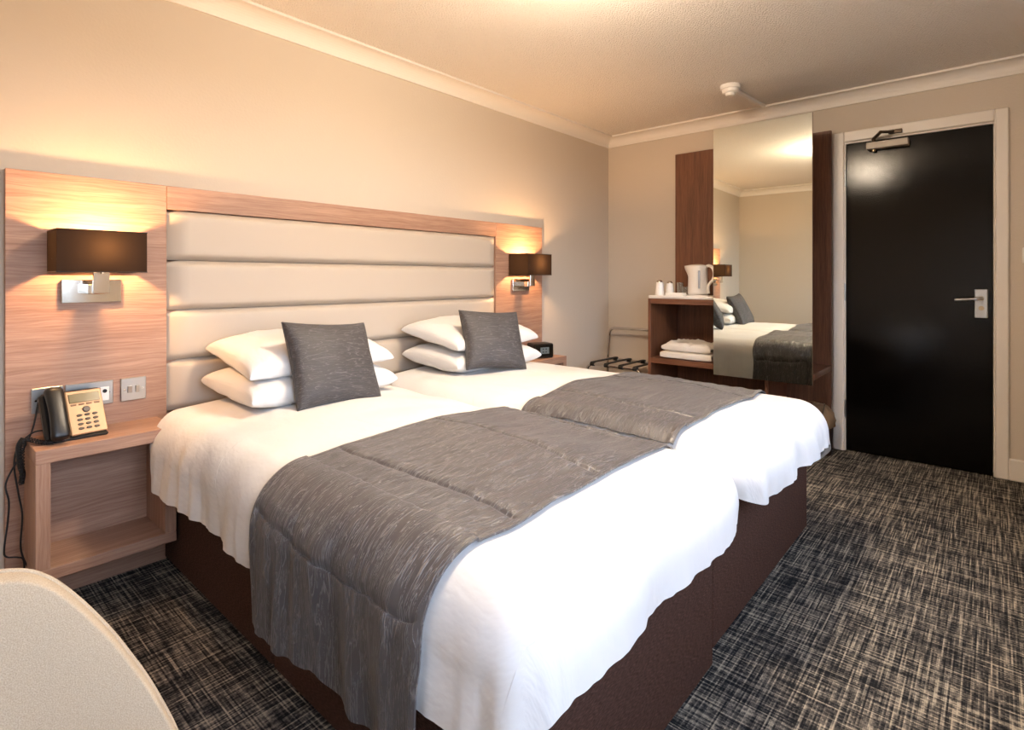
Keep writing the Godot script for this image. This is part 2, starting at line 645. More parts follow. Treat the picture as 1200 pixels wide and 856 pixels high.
func make_door() -> void:
	var d := Node3D.new()
	d.name = "door_1"
	add_child(d)
	d.position = Vector3(0, 0, DOOR_Z0)
	d.set_meta("kind", "structure")
	d.set_meta("label", "glossy black door in a white frame")
	var W := DOOR_Z1 - DOOR_Z0
	var mb := MB.new()
	mb.span(Vector3(0.004, 0.006, 0.002), Vector3(0.046, DOOR_H - 0.002, W - 0.003), 0.002)
	part("leaf", mb, M.door, d)
	# architrave, lining
	var fr := [[Vector3(-0.018, 0, -0.072), Vector3(0, DOOR_H + 0.078, -0.008)], [Vector3(-0.018, 0, W + 0.006), Vector3(0, DOOR_H + 0.078, W + 0.065)], [Vector3(-0.018, DOOR_H + 0.010, -0.008), Vector3(0, DOOR_H + 0.078, W + 0.006)]]
	var names := ["jamb", "jamb", "head_trim"]
	for k in 3:
		mb = MB.new()
		mb.span(fr[k][0], fr[k][1], 0.006)
		part(names[k], mb, M.paint, d)
	mb = MB.new()
	mb.span(Vector3(0, 0, -0.035), Vector3(0.15, DOOR_H, -0.001), 0.002)
	mb.span(Vector3(0, 0, W), Vector3(0.15, DOOR_H, W + 0.035), 0.002)
	mb.span(Vector3(0, DOOR_H, -0.035), Vector3(0.15, DOOR_H + 0.035, W + 0.035), 0.002)
	mb.span(Vector3(0.10, 0.0, -0.001), Vector3(0.12, DOOR_H, W), 0.0)
	part("lining", mb, M.paint, d)
	# handle
	mb = MB.new()
	mb.span(Vector3(-0.010, 0.888, 2.405 - DOOR_Z0), Vector3(0.004, 1.053, 2.464 - DOOR_Z0), 0.004)
	var hp := part("handle_plate", mb, M.steel, d)
	mb = MB.new()
	var hz := 2.436 - DOOR_Z0
	mb.tube([Vector3(-0.008, 1.000, hz), Vector3(-0.045, 1.000, hz), Vector3(-0.056, 0.999, hz - 0.008), Vector3(-0.058, 0.996, hz - 0.04), Vector3(-0.058, 0.990, hz - 0.115)], 0.009, 12)
	part("lever", mb, M.steel, hp)
	for y in [1.000, 0.945]:
		mb = MB.new()
		mb.tube([Vector3(-0.009, y, hz), Vector3(-0.014, y, hz)], 0.013, 16)
		part("escutcheon", mb, M.brass, hp)
	# hinges
	for y in [0.275, 1.025, 1.76]:
		mb = MB.new()
		mb.tube([Vector3(-0.006, y - 0.055, -0.004), Vector3(-0.006, y + 0.055, -0.004)], 0.0065, 10)
		part("hinge", mb, M.steel, d)
	# overhead closer with its folded arm
	mb = MB.new()
	mb.span(Vector3(-0.055, 1.918, 1.890 - DOOR_Z0), Vector3(0.003, 1.962, 2.105 - DOOR_Z0), 0.004)
	var cl := part("door_closer", mb, mat(c8(158, 147, 135), 0.45, 0.2), d)
	mb = MB.new()
	mb.tube([Vector3(-0.03, 1.962, 0.155), Vector3(-0.03, 1.985, 0.155)], 0.011, 10)
	mb.tube([Vector3(-0.03, 1.984, 0.155), Vector3(-0.13, 1.998, 0.205)], 0.010, 8)
	mb.tube([Vector3(-0.13, 1.998, 0.205), Vector3(-0.02, 2.012, 0.26)], 0.009, 8)
	mb.box(Vector3(-0.024, 2.012, 0.265), Vector3(0.02, 0.025, 0.07), 0.003)
	part("arm", mb, mat(c8(70, 56, 42), 0.4, 0.6), cl)
	mb = MB.new()
	mb.tube([Vector3(-0.028, 1.918, 0.155), Vector3(-0.028, 1.905, 0.155)], 0.012, 12)
	part("spindle", mb, M.brass, cl)

# ---------------------------------------------------------------- headboard wall
const HB_L := -3.838
const HB_S1 := -3.363
const HB_S2 := -1.450
const HB_R := -0.956
const HB_T := 1.482
const HB_Z := 0.030

func make_headboard() -> void:
	var h := thing("headboard", "wide wood veneer headboard with cream channelled upholstery along the wall", "headboard", Vector3((HB_L + HB_R) * 0.5, 0, 0))
	var o := h.position
	var panels := [[HB_L, HB_S1 - 0.001, 0.0, HB_T], [HB_S2 + 0.001, HB_R, 0.0, HB_T]]
	for k in 2:
		var mb := MB.new()
		mb.uvo = Vector2(0.31 * k, 0.17 * k)
		mb.span(Vector3(panels[k][0], panels[k][2], 0.0005) - o, Vector3(panels[k][1], panels[k][3], HB_Z) - o, 0.0015, 0)
		part("side_panel", mb, M.oak, h)
	var mb2 := MB.new()
	mb2.uvo = Vector2(0.13, 0.41)
	mb2.span(Vector3(HB_S1, 1.389, 0.0005) - o, Vector3(HB_S2, HB_T, HB_Z) - o, 0.0015, 0)
	part("top_rail", mb2, M.oak, h)
	mb2 = MB.new()
	mb2.span(Vector3(HB_S1, 0.0, 0.0005) - o, Vector3(HB_S2, 1.388, 0.014) - o, 0.001, 0)
	part("backing_board", mb2, M.oak, h)
	for k in 5:
		var y1 := 1.387 - 0.2005 * k
		var y0 := y1 - 0.2005
		var mb := MB.new()
		var hw := (HB_S2 - HB_S1) * 0.5 - 0.001
		# a padded roll: flat face, rounded into each seam
		mb.grid(48, 14, func(u, q):
			var s: float = u * 2.0 - 1.0
			var r: float = q * 2.0 - 1.0
			var ex := 1.0 - pow(absf(s), 60.0)
			var ey := 1.0 - pow(absf(r), 11.0)
			return Vector3(s * hw, lerpf(y0, y1, q), 0.014 + 0.034 * sqrt(maxf(ey, 0.0)) * sqrt(maxf(ex, 0.0))) + Vector3((HB_S1 + HB_S2) * 0.5, 0, 0) - o, false, true)
		part("padded_channel", mb, M.leather, h)

func nightstand(x0: float, x1: float, label: String) -> void:
	var t := thing("nightstand", label, "bedside table", Vector3((x0 + x1) * 0.5, 0.153, HB_Z + 0.11), "bedside tables")
	var w := (x1 - x0) * 0.5
	var H := 0.571 - 0.153
	var za := -0.1095
	var zb := 0.11
	var mb := MB.new()
	mb.span(Vector3(-w, H - 0.044, za), Vector3(w, H, zb), 0.0015, 0)
	part("top", mb, M.oak, t)
	mb = MB.new()
	mb.uvo = Vector2(0.5, 0.2)
	mb.span(Vector3(-w, 0, za), Vector3(w, 0.038, zb), 0.0015, 0)
	part("bottom_board", mb, M.oak, t)
	for s in [-1, 1]:
		mb = MB.new()
		mb.uvo = Vector2(0.2 * s, 0.33)
		mb.span(Vector3(s * w, 0.038, za), Vector3(s * (w - 0.037), H - 0.044, zb), 0.0015, 1)
		part("side_board", mb, M.oak, t)

func sconce(x: float, label: String) -> void:
	var t := thing("wall_lamp", label, "wall lamp", Vector3(x, 1.02, HB_Z), "bedside wall lamps")
	var mb := MB.new()
	mb.span(Vector3(-0.0885, 0.006, 0), Vector3(0.0885, 0.089, 0.014), 0.002)
	part("backplate", mb, M.chrome, t)
	mb = MB.new()
	mb.span(Vector3(-0.028, 0.038, 0.013), Vector3(0.020, 0.072, 0.095), 0.002)
	part("arm", mb, M.chrome, t)
	mb = MB.new()
	mb.span(Vector3(-0.016, 0.040, 0.094), Vector3(0.032, 0.116, 0.108), 0.002)
	mb.tube([Vector3(0.008, 0.114, 0.101), Vector3(0.008, 0.152, 0.115)], 0.012, 12)
	part("upright", mb, M.chrome, t)
	mb = MB.new()
	mb.tube([Vector3(0.008, 0.150, 0.115), Vector3(0.008, 0.176, 0.115)], 0.014, 14)
	part("lamp_holder", mb, M.white_plastic, t)
	# shade: four thin walls, open above and below, with a wire spider
	mb = MB.new()
	var sw := 0.127
	var s0 := 0.115
	var s1 := 0.258
	var z0 := 0.012
	var z1 := 0.178
	var cor := [Vector3(-sw, 0, z0), Vector3(sw, 0, z0), Vector3(sw, 0, z1), Vector3(-sw, 0, z1)]
	var cen := Vector3(0, 0.18, 0.09)
	for k in 4:
		var a: Vector3 = cor[k]
		var b: Vector3 = cor[(k + 1) % 4]
		mb.face([a + Vector3(0, s0, 0), b + Vector3(0, s0, 0), b + Vector3(0, s1, 0), a + Vector3(0, s1, 0)], cen, [Vector2.ZERO, Vector2(1, 0), Vector2.ONE, Vector2(0, 1)])
	var sh := part("lamp_shade", mb, M.shade, t)
	mb = MB.new()
	for y in [s0 + 0.001, s1 - 0.001]:
		for k in 4:
			mb.tube([cor[k] + Vector3(0, y, 0), cor[(k + 1) % 4] + Vector3(0, y, 0)], 0.0017, 6)
	mb.tube([Vector3(-sw, s0 + 0.045, 0.10), Vector3(sw, s0 + 0.045, 0.10)], 0.0015, 6)
	part("wire_frame", mb, M.black, sh)
	mb = MB.new()
	var pr := []
	for k in 13:
		var a := -PI / 2 + PI * k / 12.0
		pr.append(Vector2(maxf(0.022 * cos(a), 0.0001), 0.026 * sin(a)))
	mb.lathe(pr, Vector3(0.008, 0.200, 0.115), 16, false)
	part("bulb", mb, M.bulb, t)
	omni(Vector3(x + 0.008, 1.02 + 0.200, HB_Z + 0.115), Color(1.0, 0.775, 0.54), 0.31, 0.02)

func plates() -> void:
	# three steel plates above the near bedside table
	var defs := [[-3.773, -3.687, "socket_plate", "blank steel socket plate behind the telephone handset", "socket"], [-3.681, -3.541, "media_socket", "double steel media socket plate behind the telephone keypad", "socket"], [-3.518, -3.436, "light_switch", "steel double light switch above the bedside table, nearest the upholstery", "switch"]]
	for k in 3:
		var d: Array = defs[k]
		var w: float = (d[1] - d[0]) * 0.5
		var t := thing(d[2], d[3], d[4], Vector3((d[0] + d[1]) * 0.5, 0.693, HB_Z), "")
		var mb := MB.new()
		mb.box(Vector3(0, 0, 0.004), Vector3(w * 2, 0.086, 0.008), 0.002)
		part("plate", mb, M.steel, t)
		for s in [-1, 1]:
			mb = MB.new()
			mb.tube([Vector3(s * (w - 0.012), 0, 0.0075), Vector3(s * (w - 0.012), 0, 0.0092)], 0.0032, 10)
			part("screw", mb, M.chrome, t)
		if k == 1:
			for s in [0, 1]:
				mb = MB.new()
				mb.box(Vector3(0.005 + 0.038 * s, -0.004, 0.009), Vector3(0.026, 0.05, 0.006), 0.001)
				var ins := part("insert", mb, M.white_plastic, t)
				mb = MB.new()
				mb.tube([Vector3(0.005 + 0.038 * s, 0.006, 0.0115), Vector3(0.005 + 0.038 * s, 0.006, 0.0135)], 0.007, 14)
				part("outlet", mb, M.black, ins)
		if k == 2:
			for s in [-1, 1]:
				mb = MB.new()
				mb.xf = Transform3D(Basis(Vector3.RIGHT, 0.12), Vector3(s * 0.0125, 0, 0.010))
				mb.box(Vector3.ZERO, Vector3(0.014, 0.026, 0.006), 0.001)
				part("rocker", mb, M.steel, t)
	var t2 := thing("light_switch", "white light switch on the wall right of the door frame", "switch", Vector3(0, 1.239, 2.647))
	var mb2 := MB.new()
	mb2.box(Vector3(-0.005, 0, 0), Vector3(0.010, 0.086, 0.086), 0.003)
	part("plate", mb2, M.white_plastic, t2)
	mb2 = MB.new()
	mb2.box(Vector3(-0.012, 0, 0), Vector3(0.006, 0.03, 0.018), 0.001)
	part("rocker", mb2, M.white_plastic, t2)

func bez(pts: Array, per := 8) -> Array:
	# Catmull-Rom through the points
	var out := []
	for k in pts.size() - 1:
		var p0: Vector3 = pts[maxi(k - 1, 0)]
		var p1: Vector3 = pts[k]
		var p2: Vector3 = pts[k + 1]
		var p3: Vector3 = pts[mini(k + 2, pts.size() - 1)]
		for i in per:
			out.append(p1.cubic_interpolate(p2, p0, p3, float(i) / per))
	out.append(pts[-1])
	return out

func telephone() -> void:
	var t := thing("telephone", "black and bronze desk telephone with a coiled cord on the near bedside table", "telephone", Vector3(-3.670, 0.571, 0.185))
	# face frame: origin at the foot of the front edge, y up along the sloping face, z out of it
	var F := Transform3D(Basis(Vector3.UP, 0.10) * Basis(Vector3.RIGHT, -0.50), Vector3(0, 0.012, 0))
	var mb := MB.new()
	mb.xf = F
	mb.box(Vector3(0.0, 0.082, -0.014), Vector3(0.172, 0.165, 0.028), 0.008)
	mb.box(Vector3(0.0, 0.10, -0.048), Vector3(0.13, 0.05, 0.06), 0.006)
	mb.xf = Transform3D.IDENTITY
	mb.box(Vector3(0.0, 0.006, -0.02), Vector3(0.165, 0.012, 0.045), 0.004)
	mb.box(Vector3(0.0, 0.035, -0.11), Vector3(0.13, 0.07, 0.012), 0.004)
	mb.box(Vector3(0.0, 0.006, -0.07), Vector3(0.13, 0.012, 0.09), 0.003)
	part("base", mb, M.black, t)
	var bronze := mat(c8(172, 138, 104), 0.4, 0.2)
	mb = MB.new()
	mb.xf = F
	mb.box(Vector3(0.031, 0.080, 0.003), Vector3(0.104, 0.156, 0.007), 0.003)
	var fp := part("face_plate", mb, bronze, t)
	mb = MB.new()
	mb.xf = F
	mb.box(Vector3(0.031, 0.130, 0.0075), Vector3(0.088, 0.032, 0.003), 0.001)
	part("screen", mb, mat(c8(98, 88, 58), 0.15), fp)
	mb = MB.new()
	mb.xf = F
	for k in 4:
		mb.box(Vector3(0.031 + (k - 1.5) * 0.022, 0.107, 0.0075), Vector3(0.016, 0.006, 0.003), 0.001)
	part("soft_key", mb, mat(c8(120, 84, 56), 0.4), fp)
	mb = MB.new()
	mb.xf = F * Transform3D(Basis(Vector3.RIGHT, PI / 2), Vector3(0.031, 0.087, 0.0))
	mb.lathe([Vector2(0.011, 0.0), Vector2(0.011, 0.009), Vector2(0.008, 0.011), Vector2(0.0001, 0.011)], Vector3.ZERO, 18)
	part("navigation_key", mb, mat(c8(70, 62, 58), 0.4), fp)
	var key_m := mat(c8(52, 38, 28), 0.4)
	for r in 4:
		for c in 3:
			mb = MB.new()
			mb.xf = F * Transform3D(Basis(Vector3.RIGHT, PI / 2).scaled_local(Vector3(1.5, 1, 0.8)), Vector3(0.031 + (c - 1) * 0.022, 0.068 - r * 0.0155, 0.0))
			mb.lathe([Vector2(0.0056, 0.0), Vector2(0.0056, 0.008), Vector2(0.004, 0.0095), Vector2(0.0001, 0.0095)], Vector3.ZERO, 12)
			part("key", mb, key_m, fp)
	# handset: a curved bar with a fuller ear and mouth piece
	mb = MB.new()
	mb.xf = F
	mb.grid(20, 30, func(u, q):
		var a: float = u * TAU
		var yy := lerpf(-0.012, 0.176, q)
		var e := pow(absf(q * 2.0 - 1.0), 2.2)
		var endc := sqrt(maxf(1.0 - pow(absf(q * 2.0 - 1.0), 14.0), 0.0))
		var wx := (0.0235 + 0.0045 * e) * endc
		var wz := (0.013 + 0.007 * e) * endc
		return Vector3(-0.053 + wx * signf(cos(a)) * pow(absf(cos(a)), 0.7), yy, 0.030 - 0.012 * e + wz * signf(sin(a)) * pow(absf(sin(a)), 0.7)), true, false)
	part("handset", mb, M.black, t)
	# coiled cord from the foot of the handset over the table's edge
	var o := t.position
	var path := bez([Vector3(-3.738, 0.580, 0.196) - o, Vector3(-3.765, 0.580, 0.175) - o, Vector3(-3.797, 0.588, 0.13) - o, Vector3(-3.806, 0.56, 0.12) - o, Vector3(-3.806, 0.50, 0.115) - o, Vector3(-3.806, 0.44, 0.11) - o], 36)
	var coil := []
	for k in path.size():
		var d: Vector3 = (path[mini(k + 1, path.size() - 1)] - path[maxi(k - 1, 0)]).normalized()
		var s := d.cross(Vector3(0.3, 0.2, 1).normalized()).normalized()
		var b := d.cross(s)
		var a := k * TAU / 6.0
		coil.append(path[k] + 0.0065 * (s * cos(a) + b * sin(a)))
	mb = MB.new()
	mb.tube(coil, 0.0019, 6)
	part("coiled_cord", mb, M.rubber, t)
	mb = MB.new()
	mb.tube(bez([Vector3(-3.800, 0.587, 0.10) - o, Vector3(-3.812, 0.56, 0.10) - o, Vector3(-3.808, 0.50, 0.10) - o, Vector3(-3.802, 0.47, 0.10) - o, Vector3(-3.806, 0.44, 0.10) - o], 6), 0.008, 8)
	part("cord_tail", mb, M.rubber, t)
	var lines := [
		[Vector3(-3.755, 0.69, 0.045), Vector3(-3.775, 0.60, 0.07), Vector3(-3.812, 0.52, 0.09), Vector3(-3.843, 0.45, 0.10), Vector3(-3.836, 0.39, 0.10), Vector3(-3.838, 0.33, 0.10), Vector3(-3.847, 0.24, 0.10), Vector3(-3.842, 0.212, 0.10), Vector3(-3.815, 0.200, 0.10), Vector3(-3.800, 0.185, 0.10), Vector3(-3.796, 0.12, 0.08), Vector3(-3.797, 0.03, 0.06), Vector3(-3.797, 0.004, 0.06)],
		[Vector3(-3.735, 0.60, 0.10), Vector3(-3.775, 0.598, 0.09), Vector3(-3.812, 0.56, 0.09), Vector3(-3.822, 0.50, 0.09), Vector3(-3.812, 0.41, 0.09), Vector3(-3.802, 0.33, 0.09), Vector3(-3.806, 0.23, 0.09), Vector3(-3.794, 0.17, 0.085), Vector3(-3.775, 0.12, 0.07), Vector3(-3.765, 0.03, 0.05), Vector3(-3.765, 0.004, 0.05)]]
	for l in lines:
		var ps := []
		for p in bez(l, 8):
			ps.append(p - o)
		mb = MB.new()
		mb.tube(ps, 0.0026, 8)
		part("line_cord", mb, M.rubber, t)

func alarm_clock() -> void:
	var t := thing("alarm_clock", "small black alarm clock with a grey display on the far bedside table", "clock", Vector3(-1.135, 0.5715, 0.155))
	t.rotation.y = -0.42
	var mb := MB.new()
	mb.span(Vector3(-0.075, 0.0, -0.06), Vector3(0.075, 0.098, 0.055), 0.008)
	part("body", mb, M.black, t)
	mb = MB.new()
	mb.box(Vector3(0.0, 0.05, 0.0555), Vector3(0.135, 0.082, 0.003), 0.001)
	part("front_panel", mb, mat(c8(10, 10, 11), 0.12), t)
	mb = MB.new()
	mb.box(Vector3(0.004, 0.052, 0.0575), Vector3(0.066, 0.044, 0.0012), 0.0005)
	var sc := part("display", mb, mat(c8(104, 112, 112), 0.3), t)
	mb = MB.new()
	for y in [0.062, 0.043]:
		for x in [-0.012, 0.010]:
			mb.box(Vector3(x + 0.004, y, 0.0583), Vector3(0.011, 0.009, 0.0006), 0.0)
	part("display_digits", mb, mat(c8(40, 44, 46), 0.4), sc)
	var k := thing("cord_loop", "thin orange cable loop beside the black alarm clock", "cable", Vector3(-1.30, 0.5715, 0.15))
	mb = MB.new()
	mb.tube(bez([Vector3(-0.03, 0.004, 0), Vector3(-0.022, 0.07, 0.005), Vector3(0.0, 0.095, 0.01), Vector3(0.012, 0.06, 0.015), Vector3(0.015, 0.004, 0.02)], 8), 0.004, 8)
	part("cable", mb, mat(c8(150, 84, 44), 0.5), k)

# ---------------------------------------------------------------- beds
const RD := 0.12          # rounding of the duvet over the mattress edge
const FOOT_IN := 1.865    # inner line of the foot edge

var fold_n: FastNoiseLite
var bulk_n: FastNoiseLite

# place a point of cloth on a bed: x beyond the inner edges or z beyond FOOT_IN hangs down
func drape(xi0: float, xi1: float, sx: float, L: float, ang: float, qx: float, qz: float, lift: float, sd: float) -> Vector3:
	var r := RD + lift
	var xc := (xi0 + xi1) * 0.5
	var hw := (xi1 - xi0) * 0.5
	var cr := clampf(1.0 - pow(absf(qx - xc) / (hw + 0.1), 2.0), 0.0, 1.0)
	var y := 0.603 + 0.038 * cr * smoothstep(2.0, 1.4, qz) + lift
	var puff := bulk_n.get_noise_3d(qx * 2.4, qz * 2.4, sd) * 0.010
	y += puff
	if L <= 0.0:
		return Vector3(qx, y, qz)
	var out := 0.0
	var drop := 0.0
	var arc := r * PI / 2
	if L < arc:
		out = r * sin(L / r)
		drop = r * (1.0 - cos(L / r))
	else:
		out = r
		drop = r + (L - arc)
	var dirx := sx * cos(ang) if sx != 0.0 else 0.0
	var dirz := sin(ang)
	# folds grow towards the hem
	var along := 0.0
	if sx < 0:
		along = qz - FOOT_IN + ang * RD + (qx - xi0)
	elif sx > 0:
		along = RD * PI + (xi1 - xi0) - ang * RD + (FOOT_IN - qz) - (xi1 - qx)
	else:
		along = RD * PI / 2 + (qx - xi0)
	var gro := smoothstep(0.05, 0.30, L)
	var fo := fold_n.get_noise_3d(along * 4.5, L * 1.1, sd + 4.0) * 0.030 + fold_n.get_noise_3d(along * 15.0, L * 0.9, sd + 9.0) * 0.008
	out += fo * gro + 0.006 * gro
	return Vector3(qx + dirx * out, y - drop, qz + dirz * out)

func duvet_point(xi0, xi1, hl, hr, hf, u, w, zhead, sd) -> Vector3:
	# u across, w from head to foot; overshoots are shares of the hanging lengths
	var tot: float = hl + (xi1 - xi0) + hr
	var a: float = u * tot - hl
	var side := -1.0
	var ox := 0.0
	var hang: float = hl
	var qx: float = clampf(xi0 + a, xi0, xi1)
	if a < 0:
		ox = -a / hl
	elif a > xi1 - xi0:
		ox = (a - (xi1 - xi0)) / hr
		side = 1.0
		hang = hr
	var zh: float = zhead + (0.12 * smoothstep(0.0, 0.9, ox) if ox > 0 else 0.0)
	var zl: float = FOOT_IN - zh
	var b: float = w * (zl + hf)
	var oz := 0.0
	var qz: float = zh + minf(b, zl)
	if b > zl:
		oz = (b - zl) / hf
	if ox <= 0.0 and oz <= 0.0:
		return drape(xi0, xi1, 0, 0.0, 0.0, qx, qz, 0.0, sd)
	var m := maxf(ox, oz)
	var ang := 0.0
	if ox > 0 and oz > 0:
		ang = PI / 4 * oz / ox if ox >= oz else PI / 2 - PI / 4 * ox / oz
	elif oz > 0:
		ang = PI / 2
	var L: float = m * lerpf(hang, hf, sin(ang) * sin(ang))
	return drape(xi0, xi1, side if ox > 0 else 0.0, L, ang, qx, qz, 0.0, sd)

func make_bed(x0: float, x1: float, zf: float, xi0: float, xi1: float, hl: float, hr: float, sd: float, near: bool) -> void:
	var nm := "near" if near else "far"
	var xc := (x0 + x1) * 0.5
	var where := "single bed nearest the camera" if near else "single bed nearest the mirror"
	# divan base
	var b := thing("divan_base", "dark brown fabric divan base of the " + where, "bed base", Vector3(xc, 0, 1.0), "divan bed bases")
	var mb := MB.new()
	var z0 := 0.075
	mb.span(Vector3(x0 - xc, 0.025 if near else 0.05, z0 - 1.0), Vector3(x1 - xc, 0.42, 1.0 - 0.01 - 1.0), 0.012, 1)
	part("base_section", mb, M.divan, b)
	mb = MB.new()
	mb.span(Vector3(x0 - xc, 0.025 if near else 0.05, 1.0 - 0.01 - 1.0 + 0.001), Vector3(x1 - xc, 0.42, zf - 1.0), 0.012, 1)
	part("base_section", mb, M.divan, b)
	for cx in [x0 + 0.055, x1 - 0.06]:
		for cz in [z0 + 0.08, zf - 0.055]:
			mb = MB.new()
			mb.tube([Vector3(cx - 0.014 - xc, 0.024, cz - 1.0), Vector3(cx + 0.014 - xc, 0.024, cz - 1.0)], 0.024, 16)
			mb.box(Vector3(cx - xc, 0.045, cz - 1.0), Vector3(0.02, 0.03, 0.02), 0.002)
			part("castor", mb, M.black, b)
	mb = MB.new()
	mb.span(Vector3(x0 + (0.005 if near else 0.095), 0.421, 0.058), Vector3(x1 - 0.005, 0.572, zf - 0.005), 0.035)
	solo("mattress", mb, M.sheet, "white mattress under the duvet of the " + where, "mattress", Vector3(xc, 0.421, 1.0), "mattresses")
	# duvet
	var hf := 0.235
	mb = MB.new()
	mb.shell(150, 190, func(u, w): return duvet_point(xi0, xi1, hl, hr, hf, u, w, 0.16, sd), 0.022, false, 1.3, 2.0)
	solo("duvet", mb, M.sheet, "plump white duvet over the " + where, "duvet", Vector3(xc, 0.57, 1.0), "white duvets")
	# runner: cloth 0.66 m wide laid across
	mb = MB.new()
	var ra: float
	var rb: float
	if near:
		ra = -0.455
		rb = (xi1 - xi0) + 0.118
	else:
		ra = -0.115
		rb = (xi1 - xi0) + 0.50
	var zr0 := 1.105 if near else 1.095
	var zr1 := 1.765 if near else 1.735
	var stitch := [0.20, 0.42, 0.68, 0.93] if near else [0.16, 0.5, 0.8]
	mb.shell(420, 110, func(u, w):
		var a: float = lerpf(ra, rb, u)
		var q: float = lerpf(zr0, zr1, w) + 0.012 * fold_n.get_noise_2d(a * 3.0, sd)
		var lift := 0.0125
		var inner := smoothstep(0.01, 0.045, minf(w, 1.0 - w))
		# quilting seams run across the streaks and press the cloth down
		for s in stitch:
			var d: float = absf(u - s - 0.012 * sin(w * 5.0 + s * 9.0)) * (rb - ra)
			lift -= 0.006 * exp(-pow(d / 0.005, 2.0)) * inner
			lift += 0.0035 * exp(-pow((d - 0.03) / 0.02, 2.0)) * inner * (0.6 + 0.8 * fold_n.get_noise_2d(q * 30.0, s * 50.0 + sd))
		var e := minf(w, 1.0 - w)
		lift += 0.003 * smoothstep(0.035, 0.02, e) - 0.003 * smoothstep(0.02, 0.0, e)
		lift += 0.0035 * fold_n.get_noise_3d(a * 3.5, q * 17.0, sd + 2.0)
		if a < 0:
			lift += 0.012 * fold_n.get_noise_3d(q * 9.0, a * 1.3, sd + 21.0) * smoothstep(0.1, 0.4, -a) + 0.006
			return drape(xi0, xi1, -1.0, -a, 0.0, xi0, q, lift, sd)
		if a > xi1 - xi0:
			var o: float = a - (xi1 - xi0)
			lift += 0.012 * fold_n.get_noise_3d(q * 9.0, o * 1.3, sd + 23.0) * smoothstep(0.1, 0.4, o) + 0.006 * smoothstep(0.1, 0.3, o)
			return drape(xi0, xi1, 1.0, o, 0.0, xi1, q, lift, sd)
		return drape(xi0, xi1, 0.0, 0.0, 0.0, xi0 + a, q, lift, sd), 0.005, false, rb - ra, zr1 - zr0)
	solo("bed_runner", mb, M.satin, "quilted grey satin runner across the " + where, "bed runner", Vector3(xc, 0.6, (zr0 + zr1) * 0.5), "grey bed runners")

# two bulged faces meeting in a seam; a, b half sizes, T half thickness
func pillow_mesh(a: float, b: float, T: float, pinch: float, wr: float, sd: int, flat_bottom := 1.0) -> MB:
	var mb := MB.new()
	var nz := noise(sd, 1.0, 3)
	for s in [1, -1]:
		mb.grid(44, 32, func(uu, ww):
			# closer spacing towards the edge
			var u: float = sin((uu * 2.0 - 1.0) * PI / 2)
			var w: float = sin((ww * 2.0 - 1.0) * PI / 2)
			var body := pow(maxf((1.0 - u * u) * (1.0 - w * w), 0.0), 0.30)
			var x := a * u * (1.0 - pinch * (1.0 - w * w) * absf(u))
			var z := b * w * (1.0 - pinch * 1.2 * (1.0 - u * u) * absf(w))
			var edge := pow(maxf((1.0 - u * u) * (1.0 - w * w), 0.0), 0.25)
			var n1 := nz.get_noise_3d(x * 5.0, z * 5.0, s * 3.0) * wr * edge
			var n2 := absf(nz.get_noise_3d(x * 11.0 + 40.0, z * 7.0, s * 3.0)) * wr * 0.6 * edge
			var th := T * body * (1.0 if s > 0 else flat_bottom)
			return Vector3(x, s * th + (n1 - n2) * s, z), false, s < 0, a * 2.0, b * 2.0)
	return mb

func place_pillow(called, mb: MB, m: Material, label, category, group, at: Vector3, bas: Basis) -> Node3D:
	var t := thing(called, label, category, at, group)
	t.basis = bas
	part("cover", mb, m, t)
	return t

